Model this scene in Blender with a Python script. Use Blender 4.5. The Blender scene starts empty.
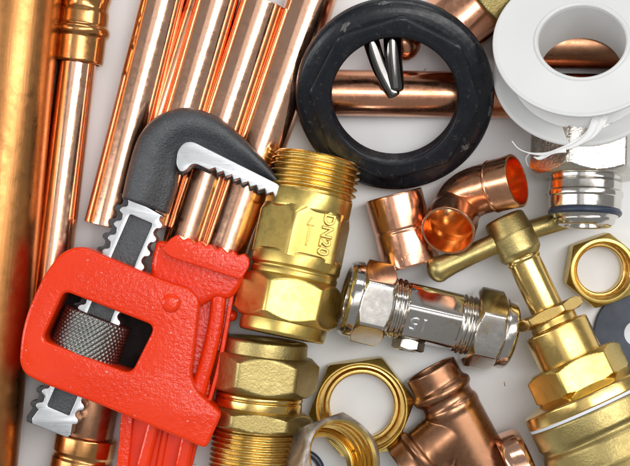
import bpy, bmesh, math, random
from math import pi, sin, cos, sqrt, radians, degrees, atan2
from mathutils import Vector, Matrix, noise as mnoise
random.seed(7)
scene = bpy.context.scene
COL = scene.collection

# ------------------------------------------------------------------ camera, lamps, exposure
U = 0.00035          # metres per unit of length used below
D = 1500.0           # camera height in those units
cam_d = bpy.data.cameras.new('camera'); cam = bpy.data.objects.new('camera', cam_d); COL.objects.link(cam)
cam.location = (0, 0, D*U); cam_d.sensor_width = 36; cam_d.lens = 36*D/630
cam_d.clip_start = 0.01; cam_d.clip_end = 20
scene.camera = cam
world = bpy.data.worlds.new('World'); scene.world = world; world.use_nodes = True
bg = world.node_tree.nodes['Background']
bg.inputs[0].default_value = (1.0, 1.0, 1.0, 1); bg.inputs[1].default_value = 0.25

def area(name, loc, sx, sy, power, color=(1, 1, 1)):
    l = bpy.data.lights.new(name, 'AREA'); l.shape = 'RECTANGLE'; l.size = sx; l.size_y = sy
    l.energy = power; l.color = color
    o = bpy.data.objects.new(name, l); COL.objects.link(o); o.location = loc
    o.rotation_euler = (Vector((0, 0, 0)) - Vector(loc)).to_track_quat('-Z', 'Y').to_euler()
    return o
area('softbox_right', (0.35, 0.14, 0.85), 0.23, 0.95, 4.2, (1.0, 0.99, 0.975))
area('softbox_left', (-0.98, 0.05, 0.62), 0.22, 1.0, 4.0, (0.96, 0.98, 1.0))
area('softbox_far', (0.15, 1.0, 0.75), 0.9, 0.20, 3.0)
area('softbox_overhead', (0.0, 0.05, 1.15), 1.0, 0.85, 1.35, (1.0, 1.0, 1.0))
scene.view_settings.view_transform = 'Standard'; scene.view_settings.look = 'None'
scene.view_settings.exposure = 0.24; scene.view_settings.gamma = 1.0
scene.view_settings.use_curve_mapping = False
scene.cycles.use_denoising = True
scene.cycles.max_bounces = 10; scene.cycles.glossy_bounces = 7; scene.cycles.diffuse_bounces = 4
scene.cycles.sample_clamp_indirect = 6.0; scene.cycles.caustics_reflective = True

# ------------------------------------------------------------------ frames
def P(px, py, z):
    """the place on the level z that stands px,py from the picture's corner"""
    k = (D-z)/D
    return Vector(((px-315)*k*U, (233-py)*k*U, z*U))
def K(z): return (D-z)/D
class Frame:
    def __init__(s, M, k): s.M = M; s.k = k
def basis(loc, ax, up):
    ax = ax.normalized(); y = up.cross(ax).normalized(); z = ax.cross(y)
    return Matrix(((ax.x, y.x, z.x, loc.x), (ax.y, y.y, z.y, loc.y), (ax.z, y.z, z.z, loc.z), (0, 0, 0, 1)))
def lying(px, py, z, ang, elev=0, roll=0):
    a = radians(ang); e = radians(elev)
    ax = Vector((cos(a)*cos(e), -sin(a)*cos(e), sin(e)))
    return Frame(basis(P(px, py, z), ax, Vector((0, 0, 1))) @ Matrix.Rotation(radians(roll), 4, 'X'), K(z))
def facing(px, py, z, tilt, azim, roll=0):
    """axis leaning by tilt from the sight line, toward azim (degrees, clockwise from right)"""
    p = P(px, py, z); v = (Vector((0, 0, D*U))-p).normalized()
    a = radians(azim); h = Vector((cos(a), -sin(a), 0)); h = (h - v*h.dot(v)).normalized()
    t = radians(tilt); ax = v*cos(t)+h*sin(t)
    return Frame(basis(p, ax, Vector((0.02, 1, 0.01)) if abs(ax.y) < .9 else Vector((1, 0, 0))) @ Matrix.Rotation(radians(roll), 4, 'X'), K(z))
def upright(px, py, z, roll=0, lean=0, azim=0):
    a = radians(azim); t = radians(lean)
    ax = Vector((cos(a)*sin(t), -sin(a)*sin(t), cos(t)))
    return Frame(basis(P(px, py, z), ax, Vector((0, 1, 0))) @ Matrix.Rotation(radians(roll), 4, 'X'), K(z))

# ------------------------------------------------------------------ objects
def thing(name, label, cat, px, py, z=0, group=None):
    o = bpy.data.objects.new(name, None); COL.objects.link(o); o.location = P(px, py, z)
    o.empty_display_size = 0.005
    o['label'] = label; o['category'] = cat
    if group: o['group'] = group
    bpy.context.view_layer.update()
    return o
def tag(o, label, cat, group=None):
    o['label'] = label; o['category'] = cat
    if group: o['group'] = group
    return o
def wm(o):
    M = o.matrix_basis.copy()
    while o.parent: o = o.parent; M = o.matrix_basis @ M
    return M
def link(name, me, mat, M=Matrix(), parent=None, smooth=34):
    if mat and not me.materials: me.materials.append(mat)
    for p in me.polygons: p.use_smooth = True
    if smooth is not None: me.set_sharp_from_angle(angle=radians(smooth))
    o = bpy.data.objects.new(name, me); COL.objects.link(o)
    if parent:
        o.parent = parent; o.matrix_basis = wm(parent).inverted() @ M
    else: o.matrix_basis = M
    return o

# ------------------------------------------------------------------ lathe with any section
OFFS = [0, 1, 2, 3.5, 6, 10, 15, 20, 25, 30, 35, 40, 45, 50, 54, 56.5, 58, 59]
HEXTH = [radians(60*i+o) for i in range(6) for o in OFFS]           # corners at 0, 60, ... from local Y
def hexr(a, th, n=6, p=44):
    s = 0
    for i in range(n):
        c = cos(th - (i+.5)*2*pi/n)
        if c > 0.3: s += c**p
    return a/(s**(1/p))
def grid_mesh(rings, closed_ends=(False, False)):
    """rings: list of lists of (x,y,z)"""
    n = len(rings[0]); vs = [v for r in rings for v in r]; fs = []
    for i in range(len(rings)-1):
        for j in range(n):
            a = i*n+j; b = i*n+(j+1) % n
            fs.append((a, a+n, b+n, b))
    if closed_ends[0]: fs.append(tuple(range(n)))
    if closed_ends[1]: fs.append(tuple(reversed(range((len(rings)-1)*n, len(rings)*n))))
    me = bpy.data.meshes.new('mesh'); me.from_pydata(vs, [], fs); me.update()
    return me
def rnd(prof, b):
    """round the corners of a profile of circular rings"""
    out = [prof[0]]
    for i in range(1, len(prof)-1):
        p0, p1, p2 = prof[i-1], prof[i], prof[i+1]
        if any(len(q) > 2 or callable(q[1]) for q in (p0, p1, p2)) or p1[1] <= 0: out.append(p1); continue
        a = Vector(p0[:2]); c = Vector(p1[:2]); d = Vector(p2[:2])
        la = (a-c).length; ld = (d-c).length
        if la < 1e-6 or ld < 1e-6: continue
        q = min(b, la*.42, ld*.42); A = c+(a-c)/la*q; B = c+(d-c)/ld*q
        for t in (0, .33, .67, 1):
            v = A.lerp(c, t).lerp(c.lerp(B, t), t); out.append((v.x, v.y))
    out.append(prof[-1]); return out
def lathe(prof, F, name, mat, parent, b=0.8, seg=None, smooth=34, caps=True):
    """prof entries: (t, r) circle; (t, a, 'h', rc) hexagon of apothem a cut by a cone of radius rc; (t, fn) any"""
    ths = HEXTH if seg is None else [2*pi*i/seg for i in range(seg)]
    s = U*F.k; rings = []
    for e in rnd(prof, b):
        ring = []
        for th in ths:
            if callable(e[1]): r = e[1](e[0], th)
            elif len(e) > 2: r = min(hexr(e[1], th, e[4] if len(e) > 4 else 6), e[3])
            else: r = e[1]
            ring.append((e[0]*s, max(r, .02)*cos(th)*s, max(r, .02)*sin(th)*s))
        rings.append(ring)
    me = grid_mesh(rings, (caps, caps))
    return link(name, me, mat, F.M, parent, smooth)
def hexnut(t0, t1, a, c=1.0, n=6, inner0=None, inner1=None):
    """outer skin of a chamfered hexagon between t0 and t1"""
    R = a/cos(pi/n); L = (R-a*.985)*.62*c; out = []
    i0 = inner0 if inner0 is not None else a*.5; i1 = inner1 if inner1 is not None else a*.5
    out.append((t0, i0)); out.append((t0, a*.955))
    N = 9
    for i in range(N): out.append((t0+.25+L*i/(N-1), a, 'h', a*.975+(R-a*.975)*i/(N-1), n))
    for i in range(N): out.append((t1-.25-L*(1-i/(N-1)), a, 'h', R-(R-a*.975)*i/(N-1), n))
    out.append((t1, a*.955)); out.append((t1, i1))
    return out
def thread(t0, t1, r, pitch, depth, step=9, run=.6):
    """helical screw thread as rings"""
    n = int((t1-t0)/pitch*step); out = []
    def fn(t, th):
        u = (t/pitch - th/(2*pi)) % 1.0
        tri = abs(u*2-1); prof = min(1, max(0, (tri-.12)/.76)); prof = prof*prof*(3-2*prof)
        f = min(1, (t-t0)/(pitch*run), (t1-t)/(pitch*run)); f = max(0, f)
        return r - depth*(1-prof*f)
    return [(t0+(t1-t0)*i/n, fn) for i in range(n+1)]
def tube(F, L, r, wall, name, mat, parent=None, t0=0, b=.5):
    prof = [(t0+wall, r-wall)] if False else []
    prof = [(t0+L*.5, r-wall), (t0, r-wall), (t0, r), (t0+2, r), (t0+L*.33, r), (t0+L*.66, r), (t0+L-2, r), (t0+L, r), (t0+L, r-wall), (t0+L*.5, r-wall)]
    return lathe(prof, F, name, mat, parent, b=b, caps=False)

def sweep(path, name, mat, parent, closed=(True, True), seg=40, flat=None, smooth=40):
    """path: list of (Vector world, radius world)"""
    rings = []; pts = [p for p, r in path]
    tan = [(pts[min(i+1, len(pts)-1)]-pts[max(i-1, 0)]) for i in range(len(pts))]
    for i in range(len(tan)):
        if tan[i].length < 1e-9: tan[i] = tan[i-1]
        tan[i] = tan[i].normalized()
    nrm = Vector((0, 0, 1)); nrm = (nrm - tan[0]*nrm.dot(tan[0])).normalized()
    last = tan[0]
    for i, (p, r) in enumerate(path):
        q = last.rotation_difference(tan[i]) if last.dot(tan[i]) > -.9 else None
        if q: nrm = q @ nrm; last = tan[i]
        nrm = (nrm-last*nrm.dot(last)).normalized(); bn = last.cross(nrm)
        f = flat(i/(len(path)-1)) if flat else (1, 1)
        rings.append([tuple(p - pts[0] + (nrm*cos(2*pi*j/seg)*f[0]+bn*sin(2*pi*j/seg)*f[1])*r) for j in range(seg)])
    me = grid_mesh(rings, closed)
    return link(name, me, mat, Matrix.Translation(pts[0]), parent, smooth)

def roundpoly(pts, n=5):
    """pts (x, y, radius) -> dense polygon with rounded corners"""
    out = []; m = len(pts)
    for i in range(m):
        p0 = Vector(pts[i-1][:2]); p = Vector(pts[i][:2]); p2 = Vector(pts[(i+1) % m][:2]); r = pts[i][2] if len(pts[i]) > 2 else 0
        if r <= 0: out.append(p); continue
        q = min(r, (p0-p).length*.48, (p2-p).length*.48)
        A = p+(p0-p).normalized()*q; B = p+(p2-p).normalized()*q
        for j in range(n+1):
            t = j/n; out.append(A.lerp(p, t).lerp(p.lerp(B, t), t))
    return out
def spline(pts, n=6):
    """Catmull-Rom through open points"""
    out = []; pts = [Vector(p) for p in pts]
    for i in range(len(pts)-1):
        a = pts[max(i-1, 0)]; b = pts[i]; c = pts[i+1]; d = pts[min(i+2, len(pts)-1)]
        for j in range(n):
            t = j/n
            out.append(.5*((2*b)+(c-a)*t+(2*a-5*b+4*c-d)*t*t+(3*b-a-3*c+d)*t**3))
    out.append(pts[-1]); return out
def plate(loops, z0, z1, bevel, name, mat, parent, T=None, smooth=34, res=3):
    """solid plate with the outline loops[0] and holes loops[1:], as seen at its upper face, from level z0 to z1"""
    cu = bpy.data.curves.new('outline', 'CURVE'); cu.dimensions = '2D'; cu.fill_mode = 'BOTH'
    o0 = P(loops[0][0][0], loops[0][0][1], z1)
    for lp in loops:
        sp = cu.splines.new('POLY'); sp.points.add(len(lp)-1); sp.use_cyclic_u = True
        for q, p in zip(sp.points, lp):
            w = P(p[0], p[1], z1) - o0; q.co = (w.x, w.y, 0, 1)
    h = (z1-z0)*U/2; b = bevel*U
    cu.extrude = h-b; cu.bevel_depth = b; cu.bevel_resolution = res; cu.offset = -b
    tmp = bpy.data.objects.new('tmp', cu); COL.objects.link(tmp)
    dg = bpy.context.evaluated_depsgraph_get(); me = bpy.data.meshes.new_from_object(tmp.evaluated_get(dg))
    bpy.data.objects.remove(tmp); bpy.data.curves.remove(cu)
    bm = bmesh.new(); bm.from_mesh(me); bmesh.ops.remove_doubles(bm, verts=bm.verts, dist=2e-6); bm.to_mesh(me); bm.free()
    me.materials.clear()
    M = Matrix.Translation((o0.x, o0.y, (z0+z1)/2*U))
    if T: M = T @ M
    return link(name, me, mat, M, parent, smooth)
def text_mesh(s, size, depth, bev=0.0):
    cu = bpy.data.curves.new('text', 'FONT'); cu.body = s; cu.size = size*U; cu.extrude = depth*U; cu.align_x = 'CENTER'; cu.align_y = 'CENTER'
    cu.bevel_depth = bev*U; cu.bevel_resolution = 1; cu.resolution_u = 4; cu.space_character = 1.08
    tmp = bpy.data.objects.new('tmp', cu); COL.objects.link(tmp)
    dg = bpy.context.evaluated_depsgraph_get(); me = bpy.data.meshes.new_from_object(tmp.evaluated_get(dg))
    bpy.data.objects.remove(tmp); bpy.data.curves.remove(cu); me.materials.clear(); return me

# ------------------------------------------------------------------ materials
def newmat(name):
    m = bpy.data.materials.new(name); m.use_nodes = True
    nt = m.node_tree; b = nt.nodes['Principled BSDF']; return m, nt, b
def noise(nt, scale, detail=4, stretch=(1, 1, 1), rough=.55, coord='Object', dist=0):
    tc = nt.nodes.new('ShaderNodeTexCoord'); mp = nt.nodes.new('ShaderNodeMapping'); mp.inputs['Scale'].default_value = stretch
    n = nt.nodes.new('ShaderNodeTexNoise'); n.inputs['Scale'].default_value = scale; n.inputs['Detail'].default_value = detail
    n.inputs['Roughness'].default_value = rough; n.inputs['Distortion'].default_value = dist
    nt.links.new(tc.outputs[coord], mp.inputs[0]); nt.links.new(mp.outputs[0], n.inputs['Vector']); return n.outputs['Fac']
def ramp(nt, fac, stops):
    r = nt.nodes.new('ShaderNodeValToRGB'); e = r.color_ramp.elements
    e[0].position, e[0].color = stops[0][0], (*stops[0][1], 1); e[1].position, e[1].color = stops[-1][0], (*stops[-1][1], 1)
    for p, c in stops[1:-1]:
        q = e.new(p); q.color = (*c, 1)
    nt.links.new(fac, r.inputs[0]); return r.outputs[0]
def mixc(nt, f, a, b):
    m = nt.nodes.new('ShaderNodeMix'); m.data_type = 'RGBA'
    if isinstance(f, float): m.inputs[0].default_value = f
    else: nt.links.new(f, m.inputs[0])
    for s, v in ((6, a), (7, b)):
        if isinstance(v, tuple): m.inputs[s].default_value = (*v, 1)
        else: nt.links.new(v, m.inputs[s])
    return m.outputs[2]
def rng(nt, fac, lo, hi, a=0.3, b=0.7):
    m = nt.nodes.new('ShaderNodeMapRange'); m.inputs[1].default_value = a; m.inputs[2].default_value = b
    m.inputs[3].default_value = lo; m.inputs[4].default_value = hi; nt.links.new(fac, m.inputs[0]); return m.outputs[0]
def bump(nt, b, hs, dist=.0001):
    prev = None
    for h, st in hs:
        n = nt.nodes.new('ShaderNodeBump'); n.inputs['Strength'].default_value = st; n.inputs['Distance'].default_value = dist
        nt.links.new(h, n.inputs['Height'])
        if prev: nt.links.new(prev, n.inputs['Normal'])
        prev = n.outputs[0]
    nt.links.new(prev, b.inputs['Normal'])
def metal(name, c1, c2, c3=None, rough=(.1, .22), grain='drawn', gs=.25, cast=0.0, spots=0.0, spotc=(.1, .05, .03), scale=170, big=40):
    """c1 main, c2 second tone, c3 tarnish in patches"""
    m, nt, b = newmat(name)
    b.inputs['Metallic'].default_value = 1
    st = {'drawn': (.04, 1, 1), 'turned': (9, .25, .25), 'cast': (1, 1, 1)}[grain]
    g = noise(nt, 1500 if grain != 'cast' else 1100, 3, st)
    big_n = noise(nt, big, 5, (.5, 1, 1) if grain == 'drawn' else (1, 1, 1), dist=.6)
    fine = noise(nt, scale*2.6, 6, (1, 1, 1), .7)
    col = mixc(nt, rng(nt, big_n, 0, 1, .38, .66), c1, c2)
    if c3: col = mixc(nt, rng(nt, noise(nt, scale, 7, (.6, 1, 1), .68, dist=.8), 0, .85, .56, .70), col, c3)
    if name == 'polished_copper':
        col = mixc(nt, rng(nt, noise(nt, 260, 5, (3.2, .45, .45), .62), 0, .45, .60, .70), col, (.55, .29, .17))
        col = mixc(nt, rng(nt, noise(nt, 900, 3, (.25, 1.4, 1.4), .6), 0, .5, .66, .72), col, (.98, .80, .68))
    if spots: col = mixc(nt, rng(nt, noise(nt, scale*6, 3, (1, 1, 1), .6), 0, spots, .63, .71), col, spotc)
    nt.links.new(col, b.inputs['Base Color'])
    mm = nt.nodes.new('ShaderNodeMath'); mm.operation = 'ADD'
    nt.links.new(rng(nt, fine, rough[0], rough[1], .35, .7), mm.inputs[0]); nt.links.new(rng(nt, big_n, -.03, .07, .35, .7), mm.inputs[1])
    nt.links.new(mm.outputs[0], b.inputs['Roughness'])
    hs = [(g, gs)]
    if cast: hs.append((noise(nt, 1500, 4, (1, 1, 1), .6), cast)); hs.append((noise(nt, 420, 3), cast*.7))
    hs.append((noise(nt, 130, 2), .10))
    bump(nt, b, hs, .00014 if cast > .5 else .00007)
    return m
COPPER = metal('polished_copper', (.88, .525, .36), (.82, .455, .295), (.70, .37, .23), (.09, .20), 'drawn', .16, spots=.35, spotc=(.45, .2, .12))
COPPER_GOLD = metal('yellowed_copper', (.60, .30, .11), (.52, .24, .085), (.60, .28, .12), (.13, .28), 'turned', .12, spots=.3)
COPPER_OLD = metal('weathered_copper', (.52, .235, .08), (.44, .19, .06), (.31, .135, .05), (.26, .40), 'drawn', .5, spots=.45, spotc=(.28, .16, .09), cast=.03, scale=110, big=28)
COPPER_DULL = metal('dull_copper', (.74, .36, .22), (.60, .27, .15), (.36, .15, .08), (.14, .30), 'drawn', .2, spots=.4)
COPPER_BROWN = metal('brown_copper', (.39, .20, .115), (.33, .16, .085), (.50, .235, .15), (.24, .38), 'cast', .06, spots=.3)
COPPER_FIT = metal('copper_fitting', (.82, .43, .28), (.70, .33, .19), (.50, .22, .12), (.12, .26), 'drawn', .16, spots=.3)
BRASS = metal('turned_brass', (.74, .52, .18), (.68, .46, .145), (.62, .44, .16), (.13, .26), 'turned', .20, spots=.2, spotc=(.4, .27, .1))
BRASS_CAST = metal('cast_brass', (.46, .365, .15), (.39, .30, .115), (.40, .32, .13), (.32, .47), 'cast', .25, cast=.60, spots=.45, spotc=(.28, .2, .08))
BRASS_YEL = metal('satin_brass', (.68, .51, .155), (.61, .44, .125), (.50, .34, .09), (.25, .37), 'cast', .12, cast=.16, spots=.25, spotc=(.5, .35, .12))
BRASS_THREAD = metal('thread_brass', (.80, .57, .18), (.74, .50, .15), (.66, .42, .11), (.20, .30), 'cast', .03, spots=.2)
CHROME = metal('chrome_plate', (.66, .63, .59), (.56, .52, .47), (.52, .42, .30), (.07, .18), 'turned', .08, spots=.35, spotc=(.3, .25, .18))
CHROME_ROUGH = metal('worn_nickel', (.58, .55, .50), (.48, .45, .39), (.46, .38, .27), (.14, .30), 'cast', .5, cast=.9, spots=.4, spotc=(.35, .28, .2))
STEEL = metal('brushed_steel', (.58, .59, .60), (.50, .515, .525), (.42, .43, .43), (.30, .44), 'drawn', .45, cast=.08, spots=.3, spotc=(.25, .24, .22))
KNURL = metal('blackened_steel', (.24, .24, .22), (.18, .18, .17), (.13, .12, .10), (.30, .46), 'cast', .2, cast=.2)
DARKCHROME = metal('dark_chrome', (.16, .155, .15), (.11, .105, .10), None, (.05, .09), 'drawn', .04)

def tarnish():
    m, nt, b = newmat('tarnished_nut')
    n1 = noise(nt, 60, 6, dist=1.2); n2 = noise(nt, 150, 6, dist=.5, rough=.65)
    c = ramp(nt, n1, [(.30, (.09, .075, .075)), (.44, (.17, .145, .135)), (.54, (.30, .25, .19)), (.62, (.58, .53, .48)), (.72, (.24, .19, .16))])
    c = mixc(nt, rng(nt, n2, 0, .8, .52, .68), c, (.30, .20, .14))
    c = wear(nt, c, .5025, .515, (.72, .68, .65), 1.0, 90)
    nt.links.new(c, b.inputs['Base Color']); nt.links.new(rng(nt, n2, .75, .25), b.inputs['Metallic'])
    nt.links.new(rng(nt, n1, .28, .5), b.inputs['Roughness'])
    bump(nt, b, [(n2, .5), (noise(nt, 900, 4), .3)], .0001); return m
def redpaint():
    m, nt, b = newmat('red_enamel')
    n = noise(nt, 60, 4)
    c = mixc(nt, rng(nt, n, 0, 1), (.82, .042, .003), (.76, .032, .003))
    chips = rng(nt, noise(nt, 700, 3, rough=.6), 0, 1, .715, .73)
    c = mixc(nt, chips, c, (.62, .50, .46)); nt.links.new(c, b.inputs['Base Color'])
    b.inputs['Roughness'].default_value = .13
    b.inputs['Specular IOR Level'].default_value = .38
    pass
    bump(nt, b, [(noise(nt, 90, 2), .45), (noise(nt, 480, 3), .35)], .00018)
    prev = b.inputs['Normal'].links[0].from_socket
    n2 = nt.nodes.new('ShaderNodeBump'); n2.inputs['Distance'].default_value = .00026
    nt.links.new(rng(nt, noise(nt, 28, 2), 0.08, 1.0, .40, .60), n2.inputs['Strength']); nt.links.new(noise(nt, 800, 3), n2.inputs['Height'])
    nt.links.new(prev, n2.inputs['Normal']); nt.links.new(n2.outputs[0], b.inputs['Normal']); return m
RED = redpaint()
def wear(nt, col, lo, hi, tint, amt, sc=500):
    g = nt.nodes.new('ShaderNodeNewGeometry'); f = rng(nt, g.outputs['Pointiness'], 0, 1, lo, hi)
    m = nt.nodes.new('ShaderNodeMath'); m.operation = 'MULTIPLY'; nt.links.new(f, m.inputs[0]); nt.links.new(rng(nt, noise(nt, sc, 4, rough=.7), 0, amt, .38, .6), m.inputs[1])
    return mixc(nt, m.outputs[0], col, tint)
def simple(name, c1, c2, rough, sc, bumps, spec=.5, extra=None, worn=None):
    m, nt, b = newmat(name)
    c = mixc(nt, rng(nt, noise(nt, sc, 5), 0, 1), c1, c2)
    if extra: c = mixc(nt, rng(nt, noise(nt, extra[0], 7, rough=.7, dist=extra[4] if len(extra) > 4 else 0), 0, extra[3], extra[1], extra[1]+.12), c, extra[2])
    if worn: c = wear(nt, c, *worn)
    nt.links.new(c, b.inputs['Base Color'])
    nt.links.new(rng(nt, noise(nt, sc*3, 5), rough[0], rough[1]), b.inputs['Roughness'])
    b.inputs['Specular IOR Level'].default_value = spec
    if bumps: bump(nt, b, [(noise(nt, s, 4, rough=.6), st) for s, st in bumps], .0003 if name == 'cast_iron' else .00015)
    return m
TARNISH = tarnish()
IRON = simple('cast_iron', (.030, .034, .040), (.020, .023, .028), (.30, .46), 80, [(1500, 1.0), (500, .4)], .9, (1300, .58, (.20, .21, .22), .6))
BLACK = simple('black_plastic', (.006, .007, .010), (.011, .012, .016), (.20, .38), 90, [(700, .35), (150, .4)], .35, (520, .58, (.11, .10, .085), .5, .3), (.508, .535, (.28, .27, .25), .5, 700))
RUBBER = simple('grey_rubber', (.085, .10, .13), (.06, .07, .095), (.5, .7), 90, [(900, .3)], .4, (1600, .68, (.35, .34, .33), .5))
ORING = simple('oring_rubber', (.03, .045, .08), (.02, .03, .05), (.3, .45), 200, None, .5)
WHITE = simple('white_plastic', (.66, .665, .655), (.63, .635, .625), (.28, .38), 30, [(60, .15)], .45, (110, .66, (.55, .55, .53), .35))
TAPE = simple('ptfe_tape', (.90, .90, .89), (.86, .86, .86), (.45, .55), 100, [(300, .4)], .4)
TAPE.node_tree.nodes['Principled BSDF'].inputs['Subsurface Weight'].default_value = .3
TAPE.node_tree.nodes['Principled BSDF'].inputs['Subsurface Radius'].default_value = (.001, .001, .001)
WASHERW = simple('white_fibre', (.75, .78, .85), (.7, .72, .8), (.5, .6), 100, None)
WINDOW_SHADE = simple('painted_window_shade', (.006, .005, .005), (.012, .008, .007), (.6, .8), 80, [(900, .3)], .2)  # near-black colour stands in for the shade inside the enclosed housing window
TABLE = simple('white_sheet', (.88, .885, .89), (.86, .865, .87), (.45, .6), 12, [(25, .25), (600, .05)], .35, (330, .745, (.55, .50, .46), .5))

# ------------------------------------------------------------------ surface
me = bpy.data.meshes.new('sheet'); me.from_pydata([(-.9, -.9, 0), (.9, -.9, 0), (.9, .9, 0), (-.9, .9, 0)], [], [(0, 1, 2, 3)])
o = link('table_surface', me, TABLE, smooth=None); o['kind'] = 'structure'

# ------------------------------------------------------------------ copper pipes
def pipe(label, x0, y0, x1, y1, r, z, mat, wall=2.2, z1=None, group='copper pipes lying on the white table'):
    z1 = z if z1 is None else z1
    a = P(x0, y0, z); b = P(x1, y1, z1); L = (b-a).length/U
    F = Frame(basis(a, b-a, Vector((0, 0, 1))), 1.0)
    rr = r*K(z)
    o = tube(F, L, rr, wall, 'copper_pipe', mat)
    return tag(o, label, 'copper pipe', group)
pipe('widest copper pipe, weathered golden brown, along the left edge of the picture', 25, -60, -30, 520, 42, 42, COPPER_OLD, 3)
pipe('pink copper pipe pushed into the golden socket fitting', 86, -10, 40, 370, 19.3, 20, COPPER)
pipe('copper pipe left of the wrench hook, its lower end open above the red housing', 175, -50, 105.5, 226, 21.8, 22, COPPER)
pipe('thin low copper pipe squeezed behind the wrench jaw between two thicker ones', 207, -30, 130, 205, 11.5, 12, COPPER_DULL, 1.5)
pipe('copper pipe passing under the top of the black wrench hook', 229, -40, 152, 222, 21.5, 21.5, COPPER)
pipe('copper pipe whose cut upper end shows near the top edge left of the black ring', 263, 2, 173, 278, 22, 22, COPPER)
pipe('thinnest copper pipe, deep orange, ending beside the left rim of the black ring', 287, 14, 214, 225, 8.5, 14, COPPER_FIT, 1.3)
pipe('copper pipe running under the left rim of the black ring to the red jaw', 325, -40, 214, 285, 24.5, 24.5, COPPER, 2.4)
pipe('copper pipe lying crosswise behind the black ring', 300, 92, 660, 98, 23, 23, COPPER_DULL, 2.2)
pipe('brown copper pipe seen through the hole of the white spool', 510, 44, 670, 46, 24, 25, COPPER_BROWN, 2.2)

# socket fitting on the second pipe
F = lying(90, -40, 21, 96.8)
t = thing('socket_fitting', 'golden copper socket fitting with a raised bead, on the pipe at the top left', 'pipe fitting', 84, 20)
lathe([(0, 20), (0, 26), (40, 26), (44, 24.6), (49, 24.2), (53, 25.4), (62, 25.6), (66, 25.8), (68.5, 27.8), (72, 28.6), (75.5, 27.8), (78, 25.8), (102, 25.4), (104, 24.6), (104, 21.2), (60, 21)], F, 'socket', COPPER_GOLD, t, b=1.6, caps=False)
# fitting under the wrench, bottom left
F = lying(98, 378, 28, 101)
t = thing('pipe_coupling', 'golden copper coupling under the lower end of the red wrench', 'pipe fitting', 88, 440)
lathe([(0, 18), (0, 26), (60, 26), (60, 18)], F, 'tube_end', COPPER_BROWN, t)
lathe([(58, 20), (58, 29.5), (60, 31), (76, 31), (78, 29.8), (81, 29.8), (83, 31), (150, 31), (150, 20)], F, 'socket', COPPER_GOLD, t, b=1.5)

# ------------------------------------------------------------------ pipe wrench
W = thing('pipe_wrench', 'red pipe wrench with dark iron hook jaw lying across the copper pipes', 'pipe wrench', 130, 300, 44)
T0 = 46
hook_out = spline([(120.5, 197), (126, 172), (136, 139), (151, 119), (172, 108.5), (194, 107.5), (219, 117), (241, 135), (261, 156), (281, 181)], 8)
hook_in = spline([(166, 214), (174, 190), (177, 172), (181, 159), (190, 151), (203, 151), (222, 160), (243, 171), (262, 181), (279, 190)], 8)
def hook_mesh():
    rows = []; n_ = len(hook_out); o0 = P(150, 150, T0)
    for i_ in range(n_):
        O = hook_out[i_]; I = hook_in[i_]; tp = i_/(n_-1); H = 41-5*max(0, tp-.55)/.45
        if i_ == 0: H -= 2
        prf = [(0, 3), (0, 12), (.004, 20), (.03, 28), (.08, 34), (.15, 38), (.24, 40.4), (.34, 41), (.46, 40.4), (.58, 38), (.70, 34.5), (.80, 31.6), (.90, 30), (.96, 28.5), (.99, 26), (1, 20), (1, 10), (1, 3)]
        row = []
        for u, z_ in prf:
            z_ = z_*H/41; q = O.lerp(I, u); nz = mnoise.noise(Vector((q.x*.09, q.y*.09, z_*.05)))*.7
            row.append(tuple(P(q.x, q.y, T0+30)-o0+Vector((0, 0, (z_+nz)*U))))
        rows.append(row)
    return grid_mesh(rows, (True, True)), o0
hm, ho = hook_mesh()
for v in hm.vertices: v.co.z -= 30*U
hm.transform(Matrix.Translation((0, 0, 0)))
hk = link('hook_jaw', hm, IRON, Matrix.Translation(ho), W, 60)
ins = [(279, 184.5, 4), (281, 191, 3), (275, 198, 1)]
tx, ty = 275, 198; n = 8
x_end, y_end = 209, 170
for i in range(n):
    ax_ = 275+(x_end-275)*(i+.0)/n; ay_ = 198+(y_end-198)*(i+.0)/n
    bx_ = 275+(x_end-275)*(i+1)/n; by_ = 198+(y_end-198)*(i+1)/n
    dx, dy = -(y_end-198), (x_end-275); L = sqrt(dx*dx+dy*dy); dx /= L; dy /= L
    ins.append((ax_+(bx_-ax_)*.25+dx*0-dx*0, ay_+(by_-ay_)*.25-4.8, .5))
    ins.append((bx_, by_, .5))
ins += [(196, 164, 3), (191, 165, 3), (186, 171, 4), (180, 172.5, 4), (176, 165, 6), (177.5, 150, 6), (184, 142, 6), (193, 141.5, 5)]
jaw_insert = plate([[(p.x, p.y) for p in roundpoly(ins, 3)]], T0+10, T0+41, .9, 'jaw_insert', STEEL, W)
plate([[(p.x, p.y) for p in roundpoly(ins, 3)]], T0-4, T0+10.5, .9, 'jaw_teeth', IRON, hk).location += Vector((-.2*U, -3.4*U, 0))
# shank: toothed steel frame with a recess
d = Vector((-.395, .919)); nn = Vector((.919, .395))
S0 = Vector((147, 204))
def S(t_, s_): q = S0+d*t_+nn*s_; return (q.x, q.y)
left = []; right = []; tt = 4; pit = 15.2; length = 246
edge_l = []; edge_r = []
k_ = 0
tt = 6
while tt < length-15.5:
    for a_, s_ in ((0, 17.5), (2.6, 17.2), (4.6, 18.4), (5.8, 21), (7.6, 22.6), (10.2, 22.8), (12, 21), (12.8, 18.6)):
        edge_r.append(S(tt+a_, s_)); edge_l.append(S(tt+a_, -s_))
    tt += pit
outl = [S(5, 21.5)] + edge_r + [S(length-4, 21), S(length, 19), S(length+1, -19), S(length-4, -21)] + list(reversed(edge_l)) + [S(0, -22.5)]
wind = [(p.x, p.y) for p in roundpoly([(*S(16, -11.5), 2), (*S(16, 13), 2), (*S(length-21, 12), 2), (*S(length-21, -12), 2)], 3)]
sh = plate([outl, wind], T0+6, T0+34.5, .7, 'shank', STEEL, W)
plate([[(x-5.5, y-2) for x, y in outl]], T0-4, T0+6, .7, 'rack_edge', IRON, sh)
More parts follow.
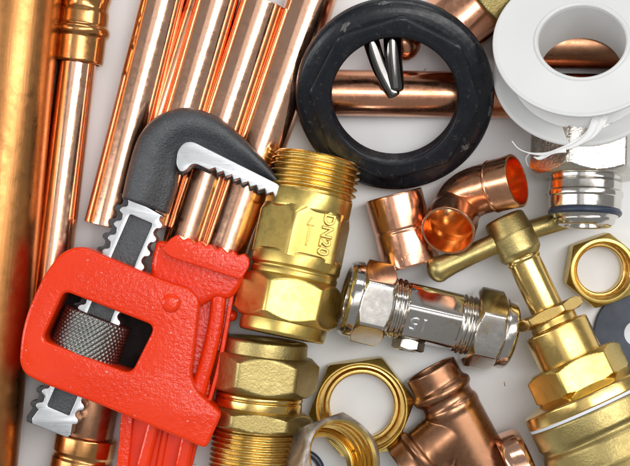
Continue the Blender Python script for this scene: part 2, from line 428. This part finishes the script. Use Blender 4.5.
plate([[S(8, -16), S(8, 16), S(length-12, 15), S(length-12, -15)]], T0+8, T0+30, .5, 'recess', IRON, sh)
# red housing
hs = [(80, 245, 12), (160, 279, 30), (190, 288, 12), (200, 299, 10), (198, 320, 10), (191, 377, 14), (197, 391, 12), (222, 414, 5), (206, 449, 6), (126, 416, 30), (100, 405, 30), (41, 383, 30), (24, 374, 8), (19, 362, 6), (21, 336, 20), (27, 312, 20), (43, 276, 20), (60, 253, 10)]
wn = [(64, 291, 7), (155, 326, 9), (131, 374, 9), (42, 340, 8)]
hsg = plate([[(p.x, p.y) for p in roundpoly(hs, 6)], [(p.x, p.y) for p in roundpoly(wn, 5)]], T0+2, T0+48, 3.2, 'housing', RED, W, smooth=50, res=4)
F = upright(171, 303, T0+47)
lathe([(-3, 10), (0.5, 9.8), (2.5, 8.8), (3.6, 6), (4.0, 2), (4.0, .2)], F, 'pin', RED, hsg, b=.6)
# inside rear wall of the window, its shade painted as near-black
plate([[(60, 286), (160, 324), (135, 380), (38, 345)]], T0-2, T0+3, .5, 'window_floor', WINDOW_SHADE, W)
# knurled adjusting nut
c_ = S(108, 0); c2 = S(174, 0)
a = P(*S(121, 0), T0+13.5); bb = P(*S(186, 2), T0+13.5); L = (bb-a).length/U
F = Frame(basis(a, bb-a, Vector((0, 0, 1))), 1)
def knf(t_, th):
    p = 15; u = th*42/(2*pi)*2; q = t_/3.1
    w1 = abs(((u+q) % 2)-1); w2 = abs(((u-q) % 2)-1)
    f = min(1, t_/3, (L-t_)/3)
    return (31.2+1.0*sin(pi*min(1, max(0, t_/L))) + min(w1, w2)*2.0*1.0)*(1) + f*.4
NR = 64
prof = [(0, 10), (0, 31)] + [(1+(L-2)*i/NR, knf) for i in range(NR+1)] + [(L, 31), (L, 10)]
lathe(prof, F, 'adjusting_nut', KNURL, W, seg=288, smooth=70, b=.01)
# fixed lower jaw and handle
teeth = [(171, 238, 3)]
a0 = Vector((172, 237)); a1 = Vector((249, 259)); nt_ = 7
for i in range(nt_):
    p = a0.lerp(a1, (i+.45)/nt_); q = a0.lerp(a1, (i+1)/nt_)
    teeth += [(p.x+1, p.y-4.0, 2.2), (q.x, q.y, 1.6)]
teeth += [(249.5, 266, 4), (241, 280, 5), (170, 257, 6), (161, 249, 5)]
lj = plate([[(p.x, p.y) for p in roundpoly(teeth, 4)]], T0+4, T0+45, 1.3, 'fixed_jaw', RED, W, smooth=50)
body = [(156, 240, 6), (170, 242, 4), (245, 268, 5), (247, 276, 6), (238, 291, 7), (230, 300, 12), (215, 298, 3), (195, 310, 3), (150, 285, 3), (151, 262, 5)]
plate([[(p.x, p.y) for p in roundpoly(body, 4)]], T0, T0+34, 6, 'jaw_root', RED, lj, smooth=60, res=4)
hd = thing_handle = plate([[(p.x, p.y) for p in roundpoly([(196, 285, 4), (233, 293, 8), (222, 346, 30), (208, 400, 20), (190, 475, 3), (124, 475, 3), (138, 385, 20)], 4)]], T0, T0+20, 2, 'handle', RED, W, smooth=50)
def strip(pts, w, z0, z1, name, par, bev=2.2, mat=RED):
    pts = spline(pts, 5); L_ = []; R_ = []
    for i, p in enumerate(pts):
        t_ = (pts[min(i+1, len(pts)-1)]-pts[max(i-1, 0)]).normalized(); n_ = Vector((-t_.y, t_.x))
        L_.append(p+n_*w/2); R_.append(p-n_*w/2)
    return plate([[(p.x, p.y) for p in L_+list(reversed(R_))]], z0, z1, bev, name, mat, par, smooth=50)
strip([(219, 292), (215, 325), (207, 360), (196, 400), (180, 475)], 15, T0+2, T0+32, 'flange', hd, 4.5)
strip([(196, 298), (190, 350), (172, 400), (157, 475)], 8, T0+10, T0+22, 'rib', hd, 3)
strip([(180, 340), (160, 400), (140, 475)], 13, T0+2, T0+31, 'flange', hd, 4)
strip([(232, 294), (226, 330), (218, 370), (209, 402), (204, 425)], 4.2, T0-4, T0+30, 'spring_plate', W, 1.4)
strip([(128, 400), (125, 440), (121, 478)], 12, T0-8, T0+25, 'side_plate', W, 1.6)
F = lying(229, 315, T0+13, 8)
lathe([(0, 6), (3, 6), (5.5, 5.5), (7.5, 4), (8.3, 1.5), (8.4, .1)], F, 'rivet', RED, W, b=.6)

# ------------------------------------------------------------------ brass check valve, upper
V = thing('check_valve', 'yellow brass valve with threaded top, lettered DN20, touching the wrench hook tip', 'valve', 300, 245, 10)
F = lying(318, 158, 56, 101.6, 5.0)
lathe([(8, 35), (0, 35), (0, 40.5), (1.5, 42)] + thread(2, 38, 45, 6.3, 4.0, 12, .4) + [(38.5, 41), (38.5, 30)], F, 'threaded_end', BRASS_THREAD, V, b=.3, smooth=80)
lathe([(20, 36), (38, 36), (38, 43), (56, 43), (60, 40), (60, 30)], F, 'collar', BRASS_YEL, V, b=1.6)
Fb = Frame(F.M @ Matrix.Rotation(radians(-72), 4, 'X'), F.k)
bodyp = [(54, 30)] + [(54+i*2, (lambda t_, th, i=i: min(hexr(41.5, th, 6, 60), 43+i*1.0))) for i in range(4)] + [(62, 41.5, 'h', 60), (80, 41.5, 'h', 60), (96, 41.5, 'h', 60), (104, 41.5, 'h', 60), (106, 30)]
Fb = Frame(F.M @ Matrix.Rotation(radians(-17), 4, 'X'), F.k)
bd = lathe(bodyp, Fb, 'body', BRASS_YEL, V, smooth=30)
lathe([(99, 36), (99, 43), (101, 44.5), (113, 44.5), (114.5, 42.5), (117, 42.5), (118, 43.5), (123, 43.5), (126, 41), (128, 30)], F, 'ring', BRASS_YEL, V, b=1.2)
Fn = Frame(F.M @ Matrix.Rotation(radians(-6), 4, 'X'), F.k)
lathe(hexnut(124, 168, 46.2, 1.6), Fn, 'union_nut', BRASS_YEL, V, smooth=30)
lathe([(160, 30), (166, 43.5), (179, 43), (181.5, 41.5), (181.5, 34), (165, 33)], F, 'end_ring', BRASS_YEL, V, b=1.5)
me = text_mesh('DN20', 15, .9, .75)
Mt = Fb.M @ Matrix.Translation((77*U*F.k, 10.5*U, 42.2*U*F.k))
link('lettering', me, BRASS_YEL, Mt, bd, 30)
def arrow_mesh():
    pts = [(-15, -1.1), (4, -1.1), (4, -4.2), (13, 0), (4, 4.2), (4, 1.1), (-15, 1.1)]
    bm = bmesh.new(); lo = [bm.verts.new((x*U, y*U, -U)) for x, y in pts]; hi = [bm.verts.new((x*U, y*U, 1.6*U)) for x, y in pts]
    bm.faces.new(hi); n_ = len(pts)
    for i in range(n_): bm.faces.new((lo[i], lo[(i+1) % n_], hi[(i+1) % n_], hi[i]))
    bmesh.ops.recalc_face_normals(bm, faces=bm.faces); bmesh.ops.bevel(bm, geom=bm.edges[:], offset=.7*U, segments=3, affect='EDGES'); m_ = bpy.data.meshes.new('arrow'); bm.to_mesh(m_); bm.free(); return m_
link('flow_arrow', arrow_mesh(), BRASS_YEL, Fb.M @ Matrix.Translation((76*U*F.k, -6*U, 42.5*U*F.k)) @ Matrix.Rotation(pi, 4, 'Z'), bd, 30)

# ------------------------------------------------------------------ brass compression fitting, lower
V = thing('compression_fitting', 'brass compression fitting with fine screw thread at the bottom edge right of the wrench', 'pipe fitting', 258, 400)
F = lying(266, 339, 50, 96.5)
lathe([(4, 30), (0, 31), (0, 40), (2, 42.5), (17, 43), (19, 42), (19, 30)], F, 'cap_ring', BRASS_CAST, V, b=1.4)
Fn = Frame(F.M @ Matrix.Rotation(radians(-7), 4, 'X'), F.k)
lathe(hexnut(15, 53, 50.0, 1.5), Fn, 'clamping_nut', BRASS_CAST, V, smooth=30)
lathe([(50, 30), (54, 42), (56, 43.5), (59, 43.5), (60, 42), (61, 43.5), (69, 43.5), (71, 42), (72, 30)], F, 'ring', BRASS, V, b=.9)
lathe(hexnut(70, 89, 47.5, .9), Frame(F.M @ Matrix.Rotation(radians(-5), 4, 'X'), F.k), 'hexagon', BRASS_CAST, V, smooth=30)
lathe([(86, 30), (88, 41)] + thread(88.5, 150, 43, 5.1, 2.2, 9, .5) + [(151, 40), (151, 30)], F, 'threaded_end', BRASS, V, b=.3, smooth=80)

# ------------------------------------------------------------------ chrome isolating valve
V = thing('isolating_valve', 'chrome isolating valve marked 15 with a hexagon nut at each end', 'valve', 430, 318)
F = lying(344.5, 296.5, 52, 13.2, -6)
lathe([(34, 26), (4, 27), (0, 31), (0, 35), (4, 38), (12, 38.5), (14, 34), (16, 24)], F, 'end_ring', CHROME, V, b=1.2, caps=False)
lathe(hexnut(11, 45, 37.2, 1.3, inner0=28, inner1=20), Frame(F.M, F.k), 'compression_nut', CHROME, V, smooth=30)
lathe([(43, 20), (43, 29)] + thread(44, 61, 30.5, 5.2, 1.6, 10, .4) + [(61.5, 28), (62, 20)], F, 'thread', CHROME, V, b=.3, smooth=80)
Fb = Frame(F.M @ Matrix.Rotation(radians(20), 4, 'X'), F.k)
sm = lambda t_, th: hexr(27.5, th, 6, 16)
bd = lathe([(60, 20), (60.5, 27), (62, sm), (75, sm), (90, sm), (105, sm), (116, sm), (117.5, 27), (118, 20)], Fb, 'body', CHROME, V, smooth=50, b=.5)
lathe([(116, 20), (116, 29)] + thread(117, 132, 30.5, 5.2, 1.6, 10, .4) + [(132.5, 28), (133, 20)], F, 'thread', CHROME, V, b=.3, smooth=80)
lathe(hexnut(130, 161, 36.5, 1.3), Frame(F.M @ Matrix.Rotation(radians(6), 4, 'X'), F.k), 'compression_nut', CHROME, V, smooth=30)
lathe([(158, 24), (160, 34), (162, 36), (171, 35.5), (174, 33), (174, 28), (150, 27)], F, 'end_ring', CHROME, V, b=1.2, caps=False)
# lettering on the flat facing the camera (facet normals at 30+60i, frame rolled by 38)
fa = radians(90)
for txt, tx_, sz in (('15', 75, 16),):
    me = text_mesh(txt, 18.5, .5, .9)
    Rm = Matrix.Rotation(radians(8-0), 4, 'X') if False else Matrix.Rotation(radians(38-60), 4, 'X')
    link('lettering', me, STEEL, F.M @ Matrix.Rotation(radians(20), 4, 'X') @ Matrix.Translation((tx_*U*F.k, 0, 27.4*U*F.k)) @ Matrix.Rotation(pi, 4, 'Z'), bd, 30)
F2 = lying(412, 322, 40, 100, 8)
sc = lathe([(8, 8), (16, 15)] + hexnut(18, 29, 14.5, 1.2, inner0=13, inner1=9)[1:-1] + [(29, 9), (27.5, 8.5), (27.5, .1)], F2, 'screw_boss', CHROME_ROUGH, V, b=.4, smooth=30)

# ------------------------------------------------------------------ black flanged ring
T = facing(394.5, 96.5, 55, 16, 92)
R_ = thing('flanged_backnut', 'large round black plastic backnut with a raised octagon, lying on the crosswise copper pipe', 'backnut', 394, 97, 30)
def octo(t_, th): return min(hexr(79, th, 8, 70), 84.5)
def inr(r): return lambda t_, th: r
segs = 192
hole = 63
fl = [(-12, hole+2), (-12, 92)] + [(-12+7*(1-cos(a_)), 92+7.5*sin(a_)) for a_ in (radians(30), radians(60), radians(90))] + [(-3, 99.5), (1.5, 98), (4.4, 95), (6.2, 91), (7.4, 87), (8.2, 82), (8.2, 74)]
lathe(fl, T, 'flange', BLACK, R_, b=.8, seg=segs, caps=False, smooth=40)
hx = [(5, 78)] + [(7.0, octo), (12.8, octo), (14.2, lambda t_, th: min(hexr(77.6, th, 8, 70), 83.0)), (14.7, lambda t_, th: min(hexr(75.6, th, 8, 70), 81.2)), (14.2, 72), (14.4, 68), (13.8, hole+1.5), (12, hole)]
lathe(hx, Frame(T.M @ Matrix.Rotation(radians(-4), 4, 'X'), T.k), 'octagon', BLACK, R_, b=.6, seg=segs, caps=False, smooth=30)
def hth(t_, th):
    u = (t_/4.0 + th/(2*pi)) % 1; return hole - .2 + 1.6*abs(u*2-1)*min(1, max(0, (12-t_)/4))
lathe([(12.2, hole)] + [(12-i*.5, hth) for i in range(47)] + [(-12, hole+2)], T, 'inner_thread', BLACK, R_, seg=segs, caps=False, smooth=70, b=.01)

# lever and reducer seen through the ring
Lv = thing('chrome_lever', 'dark chrome forked lever tip pointing down inside the black ring', 'lever', 390, 60, 48)
pth = spline([(366, 8, 60), (368, 28, 58), (373, 48, 56), (380, 68, 54.5), (388, 84, 53.5), (393, 93, 53), (395, 97, 52.5)], 5)
m_ = len(pth)
sweep([(P(p.x, p.y, p.z), U*(8.8*(1-i/(m_-1)*.32) if i < m_-3 else [5.6, 4.4, 1.6][i-m_+3])) for i, p in enumerate(pth)], 'prong', DARKCHROME, Lv, flat=lambda u: (.7, 1))
pth = spline([(391, 5, 62), (392, 30, 60), (393, 55, 58), (395, 75, 56), (396, 86, 54.5), (396, 92, 53.5)], 5)
m_ = len(pth)
sweep([(P(p.x, p.y, p.z), U*(9.2*(1-i/(m_-1)*.2) if i < m_-3 else [6.2, 4.4, 1.2][i-m_+3])) for i, p in enumerate(pth)], 'prong', DARKCHROME, Lv, flat=lambda u: (.7, 1))
F = lying(398, 20, 22, 75)
o = lathe([(0, 4), (0, 17), (26, 17), (34, 14), (40, 8), (42, .1)], F, 'copper_reducer', COPPER_DULL, None, b=3)
tag(o, 'small round copper cap half hidden behind the upper rim of the black ring', 'pipe fitting')

# copper stub with brass nut, top right of ring
V = thing('tap_connector', 'copper stub in a brass hexagon nut between the black ring and the white spool', 'pipe fitting', 469, 5)
F = lying(445, 33, 37, -45, 0)
lathe([(24, 31), (0, 31), (0, 35), (2, 36), (44, 36), (44, 24)], F, 'copper_stub', COPPER_FIT, V, b=1.5, caps=False)
lathe(hexnut(38, 80, 41, 1.3), Frame(F.M @ Matrix.Rotation(radians(18), 4, 'X'), F.k), 'hexagon_nut', BRASS_CAST, V, smooth=30)

# ------------------------------------------------------------------ white spool of thread tape
V = thing('tape_spool', 'white plastic spool of thread seal tape leaning at the top right', 'tape spool', 583, 50, 30)
F = facing(582, 41.5, 112, 35, -88)
fl1 = [(1, 43.5), (2.6, 45.3), (2.4, 47), (.6, 48.3), (.6, 85), (1.6, 87), (.8, 88.8), (-1.2, 89), (-2.6, 88.3), (-3, 85), (-3, 44), (-3, 43.5)]
lathe(fl1, F, 'flange', WHITE, V, b=.6, caps=False, seg=160)
lathe([(1.0, 43.5), (-2, 42.8), (-30, 42.2), (-54, 42), (-56, 43)], F, 'core', WHITE, V, caps=False, seg=160)
lathe([(-3.2, 44), (-3.2, 70), (-5, 72)] + [(-5-i_*1.4, 72+(.35 if i_ % 2 else -.25)) for i_ in range(32)] + [(-50, 70), (-50, 44)], F, 'tape_roll', TAPE, V, b=.3, caps=False, seg=128)
lathe([(-50.5, 43), (-50.5, 87), (-51.2, 89), (-53, 90.5), (-55.5, 89.5), (-56, 87), (-56, 43)], F, 'flange', WHITE, V, b=.6, caps=False, seg=160)
# loose end of tape
def ribbon(pts, name, mat, par, th=.35):
    """pts: (px,py,z, halfwidth, twist deg); thin folded band with real thickness"""
    q = []; n_ = 7
    P3 = spline([p[:3] for p in pts], n_); W_ = spline([(p[3], p[4], 0) for p in pts], n_)
    rows = []
    for i, p in enumerate(P3):
        c = P(p.x, p.y, p.z); nx = P(*P3[min(i+1, len(P3)-1)]); pv = P(*P3[max(i-1, 0)]); t_ = (nx-pv).normalized()
        s_ = t_.cross(Vector((0, 0, 1))).normalized(); s_ = Matrix.Rotation(radians(W_[i].y), 3, t_) @ s_; up = s_.cross(t_).normalized()
        row = []
        for j in range(9):
            u = j/4-1; row.append(c + s_*u*W_[i].x*.72*U + up*(sin(u*5+i*.4)*.12*W_[i].x+th)*U)
        for j in range(9):
            u = 1-j/4; row.append(c + s_*u*W_[i].x*.72*U + up*(sin(u*5+i*.4)*.12*W_[i].x-th)*U)
        rows.append([tuple(v-P(*pts[0][:3])) for v in row])
    return link(name, grid_mesh(rows, (True, True)), mat, Matrix.Translation(P(*pts[0][:3])), par, 60)
ribbon([(606, 96, 118, 9, 10), (600, 118, 122, 9, 15), (590, 134, 118, 7, 25), (575, 144, 112, 5, 40), (560, 149, 108, 3.4, 60), (545, 154, 104, 2.6, 50), (530, 153, 98, 1.4, 70), (519, 149, 92, .9, 90), (512, 141, 90, .5, 60)], 'tape_end', TAPE, V)
ribbon([(530, 153, 97, 1.0, 60), (526, 159, 88, .8, 60), (528, 166, 80, .7, 90)], 'tape_thread', TAPE, V, .25)
ribbon([(566, 150, 111, 4, 20), (552, 153, 108, 3, 70), (540, 158, 101, 2.6, 20), (534, 157, 97, 1.2, 60)], 'tape_thread', TAPE, V, .3)

# ------------------------------------------------------------------ chrome fitting under the spool
V = thing('union_fitting', 'chrome union fitting with black sealing ring under the edge of the white spool', 'pipe fitting', 580, 175, 10)
F = lying(587, 128, 56, 92.5, 6)
lathe(hexnut(0, 50, 49.5, 1.5), Frame(F.M @ Matrix.Rotation(radians(-2), 4, 'X'), F.k), 'hexagon_nut', CHROME_ROUGH, V, smooth=30)
bd = lathe([(44, 25), (47, 33), (49, 35.8), (52, 35.2), (54, 35.2), (56, 35.8), (64, 35.8), (65, 37.3), (70, 37.3), (71, 35.8), (82, 35.5), (83, 34), (88, 33.5), (92, 30)], F, 'sleeve', CHROME, V, b=.9)
tor = [(85.6+3.2*cos(a_), 33.2+3.2*sin(a_)) for a_ in [2*pi*i/16 for i in range(17)]]
lathe(tor, F, 'sealing_ring', ORING, V, b=.01, caps=False)
lathe([(80, 20), (88, 30), (94, 30.5), (97, 28), (99, 26), (99, 20), (70, 19)], F, 'end_cone', CHROME, V, b=1.2, caps=False)

# ------------------------------------------------------------------ copper elbow
V = thing('copper_elbow', 'copper elbow with two open glowing orange ends, above the brass tee handle', 'elbow', 470, 200)
e1 = P(517, 180.5, 66); e2 = P(448, 231, 70); 
d1 = Vector((.80, .20, .46)).normalized(); d2 = Vector((-.26, -.50, .82)).normalized()
c1 = e1-d1*46*U; c2 = e2-d2*36*U
def bez(p0, p1, p2, p3, t_): return p0*(1-t_)**3+3*p1*t_*(1-t_)**2+3*p2*t_*t_*(1-t_)+p3*t_**3
outer = []
R1 = 25.5
for s_, r in ((0, R1), (.5, R1+.6), (2, R1+.6), (10, R1), (20, R1), (24, R1-.2), (27, R1-1.0), (30, R1-1.4)): outer.append((e1-d1*s_*U, r*U))
cc1 = e1-d1*34*U; cc2 = e2-d2*30*U
for i in range(13):
    t_ = i/12; outer.append((bez(cc1, cc1-d1*24*U, cc2-d2*24*U, cc2, t_), (R1-1.4)*U))
for s_, r in reversed(((0, R1), (.5, R1+.4), (2, R1+.4), (10, R1), (20, R1), (24, R1-.3), (27, R1-1.1))): outer.append((e2-d2*s_*U, r*U))
inner = [(p, r-1.9*U) for p, r in reversed(outer)]
inner[0] = (e2, inner[0][1]); inner[-1] = (e1, inner[-1][1])
# outer skin, rim, inner skin as one closed hollow sweep
def hollow(outer, inner, name, mat, par, seg=72):
    rings = []
    pts = [p for p, r in outer]; tan = [(pts[min(i+1, len(pts)-1)]-pts[max(i-1, 0)]).normalized() for i in range(len(pts))]
    nrm = Vector((0, 0, 1)); nrm = (nrm-tan[0]*nrm.dot(tan[0])).normalized(); last = tan[0]; fr = []
    for t_ in tan:
        nrm = last.rotation_difference(t_) @ nrm; last = t_; nrm = (nrm-t_*nrm.dot(t_)).normalized(); fr.append((nrm.copy(), t_.cross(nrm)))
    def ring(p, r, f): return [tuple(p-pts[0]+(f[0]*cos(2*pi*j/seg)+f[1]*sin(2*pi*j/seg))*r) for j in range(seg)]
    for (p, r), f in zip(outer, fr): rings.append(ring(p, r, f))
    for (p, r), f in zip(inner, reversed(fr)): rings.append(ring(p, r, f))
    rings.append(rings[0])
    me_ = grid_mesh(rings); me_.materials.append(mat); me_.materials.append(INNER)
    for p_ in me_.polygons[(len(outer)+1)*seg:]: p_.material_index = 1
    return link(name, me_, mat, Matrix.Translation(pts[0]), par, 40)
ELB = metal('elbow_copper', (.74, .38, .22), (.60, .28, .15), (.40, .19, .10), (.18, .32), 'cast', .06, spots=.3, scale=120)
INNER = metal('clean_lit_bore_copper', (.98, .56, .26), (.95, .48, .20), None, (.12, .22), 'cast', .15, cast=.12)  # clean bore copper, brightened in colour to imitate lamp light reflected inside
hollow(outer, inner, 'bent_tube', ELB, V)
for ee, dd, ss in ((e1, d1, 25),):
    Fq = Frame(basis(ee, -dd, Vector((0, 0, 1))), 1)
    lathe([(ss-1.5, R1-2), (ss-1.2, R1+.0), (ss, R1+.5), (ss+1.5, R1-.2), (ss+2, R1-3)], Fq, 'bead', ELB, V, b=.5, caps=False)

# ------------------------------------------------------------------ copper coupling
V = thing('copper_coupling', 'short straight copper coupling standing apart between black ring and chrome valve', 'coupling', 402, 230)
F = lying(393.5, 194.5, 29, 75.5)
bd = lathe([(30, 26.5), (0, 26.5), (0, 28.3), (1.5, 29), (34, 28.6), (35.5, 27.9), (37, 27.9), (38.5, 28.6), (72, 29), (73.5, 28.3), (73.5, 26.5), (44, 26.5)], F, 'sleeve', COPPER_FIT, V, b=.8, caps=False)
me = text_mesh('1520', 10, .35, .12)
r_ = 28.9*U*F.k
for v in me.vertices:
    x, y, z = v.co; x, y = -x, -y
    th = (-x)/r_ if False else x/r_
    v.co = ((63*U*F.k)-y, (r_+z)*sin(th), (r_+z)*cos(th))
o = link('lettering', me, COPPER_FIT, F.M, bd, 40)

# ------------------------------------------------------------------ stopcock with tee handle
V = thing('stopcock', 'large brass stopcock with tee handle reaching in from the bottom right corner', 'stopcock', 560, 340)
ang = 65.3; el = 7
F = lying(503, 217, 44, ang, el)
lathe([(0, 5), (0, 17.5), (2, 20.5), (20, 22.5), (21, 23), (22, 22.7), (40, 22), (43, 20), (46, 17), (46, 8)], F, 'hub', BRASS_CAST, V, b=2)
lathe([(40, 10), (45, 17.5), (48, 17.8), (50, 16.6), (104, 16.4), (104, 8)], F, 'stem', BRASS, V, b=.8)
lathe(hexnut(101, 113, 31, 1, inner0=17), Frame(F.M @ Matrix.Rotation(radians(12), 4, 'X'), F.k), 'packing_nut', BRASS, V, smooth=30)
lathe([(112, 10), (112, 24), (120, 24), (121, 31), (122.5, 32.5), (158, 32.5), (158, 20)], F, 'gland', BRASS, V, b=1.2)
lathe(hexnut(156, 188, 44, 1.2), Frame(F.M @ Matrix.Rotation(radians(-2), 4, 'X'), F.k), 'bonnet_nut', BRASS_YEL, V, smooth=30)
lathe([(180, 30), (190, 64), (191.5, 67), (203, 67.5), (204, 66), (204, 40)], F, 'bonnet_flange', BRASS, V, b=1.5, seg=144)
lathe([(203.5, 40), (203.6, 66.5), (206.4, 66.5), (206.5, 40)], F, 'washer', WASHERW, V, b=.3, seg=144)
lathe([(206, 40), (206, 65.5), (208, 67), (226, 67), (229, 65), (232, 64.5), (236, 67.5), (252, 69), (258, 69), (262, 72), (270, 74), (300, 76), (330, 76), (400, 74), (400, 30)], F, 'body', BRASS_CAST, V, b=2.5, seg=144)
# tee bar through the hub
hp = F.M @ Vector((21*U*F.k, 0, 0))
bl = P(431, 272.5, 50); br = P(600, 208, 34)
def bar(a, b_, rs, name):
    path = []; n_ = len(rs)
    for t_, r in rs: path.append((a.lerp(b_, t_), r*1.18*U))
    return sweep(path, name, BRASS_CAST, V, seg=36, flat=lambda u: (1, 1), smooth=50)
bar(hp, bl, [(0, 9), (.25, 8.6), (.5, 8.4), (.75, 9.2), (.86, 10.2), (.9, 10.9), (.94, 10.8), (.98, 9.4), (1.015, 6.6), (1.035, 3), (1.04, .3)], 'handle_bar')
bar(hp, br, [(0, 9), (.25, 8.2), (.5, 8.0), (.8, 8.6), (.88, 9.8), (.95, 10.2), (1, 8), (1.03, 4), (1.04, .3)], 'handle_bar')

# ------------------------------------------------------------------ nuts and washer
def nut(name, label, cat, F, h, R, hole, lip, liph, mat, inmat=None, cham=1.2, pitch=5.5, ring=0, group=None, chr_=None):
    a_ = R*cos(pi/6); im = inmat or mat
    t = thing(name, label, cat, 0, 0, 0, group); t.matrix_basis = Matrix.Translation(F.M.translation)
    o_ = hexnut(0, h, a_, cham, inner0=lip, inner1=hole+2.5)
    bd_ = lathe(o_, F, 'hexagon', mat, t, smooth=30, caps=False, b=.7)
    ins_ = [(h, hole+2.6), (h-2.5, hole)]
    n_ = int((h-5-liph)/pitch*9)
    def fn(t_, th):
        u = (t_/pitch - th/(2*pi)) % 1; tri = abs(u*2-1); return hole + .2 + 1.9*tri
    ins_ += [(h-2.6-(h-5-liph)*i/n_, fn) for i in range(n_+1)]
    ins_ += [(liph+1.5, hole+2.2), (liph-3, hole+1.2), (liph-3, lip+6), (liph+1.5, lip+5), (liph+2.5, lip+4), (liph+2.5, lip+1.2), (liph+1.5, lip), (1, lip), (0, lip)]
    lathe(ins_, F, 'bore', im, t, smooth=60, caps=False, b=.3)
    return t
nut('brass_nut', 'bright brass hexagon nut lying flat by the right edge between stopcock and chrome union', 'hexagon nut',
    upright(597.5, 269, 1, 20, 3, 60), 27, 38, 26.5, 22.8, 10, BRASS_YEL, BRASS, 1.5)
nut('brass_nut', 'largest brass hexagon nut lying flat with a stepped rim, partly under the tarnished nut', 'hexagon nut',
    upright(362, 404, 1, 8, 3, 150), 32, 53, 42, 32, 12, BRASS_YEL, BRASS, 1.6, 7)
nut('tarnished_nut', 'tarnished grey brown hexagon nut leaning on the largest brass nut at the bottom edge', 'hexagon nut',
    Frame((lambda f: f.M @ Matrix.Translation((-44*U, 0, 0)))(facing(345, 457, 84, 33, -22, 14)), K(80)), 44, 50, 36.5, 30, 6, TARNISH, BRASS_THREAD, 2.0, 8.5)
o = lathe([(1.5+3.5*cos(a_)+2.2, 22+3.5*sin(a_)) for a_ in [2*pi*i/16 for i in range(17)]], upright(300, 473, 0), 'rubber_ring', ORING, None, b=.01, caps=False)
tag(o, 'thin black rubber ring under the tarnished nut at the bottom edge', 'rubber ring')
o = lathe([(0, 13), (0, 42), (1, 43), (6, 43), (7, 42), (7, 13.5), (6, 12.8), (1, 12.8), (0, 13)], upright(636, 333, 1, 0, 1.5, 180), 'rubber_washer', RUBBER, None, b=.5, caps=False)
tag(o, 'flat dark grey rubber washer at the right edge beside the stopcock', 'washer')

# ------------------------------------------------------------------ copper tee
V = thing('copper_tee', 'brown copper tee fitting with ribbed branches at the bottom edge', 'tee fitting', 455, 425)
Fm = lying(430, 369, 30, 61.5); Fbr = lying(404.5, 471, 30, -40)
s = U*Fm.k
def revolve_bm(bm, prof, F):
    n_ = 72; s = U*F.k; rows = []
    for t_, r in prof: rows.append([bm.verts.new(F.M @ Vector((t_*s, r*cos(2*pi*j/n_)*s, r*sin(2*pi*j/n_)*s))) for j in range(n_)])
    for i in range(len(rows)-1):
        for j in range(n_): bm.faces.new((rows[i][j], rows[i+1][j], rows[i+1][(j+1) % n_], rows[i][(j+1) % n_]))
    return rows, n_
bm = bmesh.new()
mainp = rnd([(0, 24.4), (0, 27), (16, 26.8), (19, 27.4), (22.5, 31.2), (27.5, 31.2), (31, 27.4), (34, 27), (38, 27.2), (41, 29.4), (46, 29.8), (50, 28.8), (150, 28.8), (150, 10)], 1.6)
brp = rnd([(0, 24), (0, 26.5), (14, 26.3), (17, 27), (20, 30.6), (25, 30.6), (28, 27), (34, 27), (40, 27.4), (70, 27.4), (70, 10)], 1.6)
for pr, F in ((mainp, Fm), (brp, Fbr)):
    rows, n_ = revolve_bm(bm, [(34, .05), (34, 24)] + pr + [(pr[-1][0], .05)], F)
    bm.faces.new(rows[0]); bm.faces.new(list(reversed(rows[-1])))
bmesh.ops.recalc_face_normals(bm, faces=bm.faces)
m_ = bpy.data.meshes.new('tee'); bm.to_mesh(m_); bm.free()
tmp = bpy.data.objects.new('tmp', m_); COL.objects.link(tmp)
md = tmp.modifiers.new('r', 'REMESH'); md.mode = 'VOXEL'; md.voxel_size = .85*U
md2 = tmp.modifiers.new('s', 'SMOOTH'); md2.factor = .5; md2.iterations = 5
me = bpy.data.meshes.new_from_object(tmp.evaluated_get(bpy.context.evaluated_depsgraph_get())); bpy.data.objects.remove(tmp)
me.transform(Fm.M.inverted()); me.materials.clear()
link('body', me, COPPER_BROWN, Fm.M, V, None)

# ------------------------------------------------------------------ copper end piece beside the stopcock
V = thing('copper_stop_end', 'short pink copper stop end between the brown tee and the stopcock body', 'pipe fitting', 515, 450)
F = lying(508, 474, 40, -22, 0)
lathe([(10, 34), (0, 34), (-1, 37), (2, 39.5), (6, 40.5), (20, 40), (24, 38), (26, 34), (26, .2)], F, 'cap', COPPER, V, b=1.5, caps=False)

# ------------------------------------------------------------------ filings and dust on the sheet
bm = bmesh.new(); rr = random.Random(3)
for i in range(22):
    px = rr.uniform(60, 630); py = rr.uniform(0, 466); c = P(px, py, 0); c.z = .25*U
    a_ = rr.uniform(0, 6.28); l_ = rr.choice([.5, .6, .8, 1.0, 2.4])*U; w_ = rr.uniform(.25, .5)*U
    d_ = Vector((cos(a_), sin(a_), 0)); n_ = Vector((-sin(a_), cos(a_), 0))
    vs = [bm.verts.new(c+d_*x*l_+n_*y*w_+Vector((0, 0, z*U))) for x, y, z in ((-1, -1, -.2), (0, -.6, -.2), (1, -1, -.2), (1, 1, -.2), (0, 1.4, -.2), (-1, 1, -.2), (0, 0, .35))]
    for q in range(6): bm.faces.new((vs[q], vs[(q+1) % 6], vs[6]))
me = bpy.data.meshes.new('filings'); bm.to_mesh(me); bm.free()
o = link('metal_filings', me, COPPER_BROWN, Matrix(), None, 20); o['kind'] = 'stuff'
o['label'] = 'tiny brown metal filings scattered over the white table'; o['category'] = 'filings'
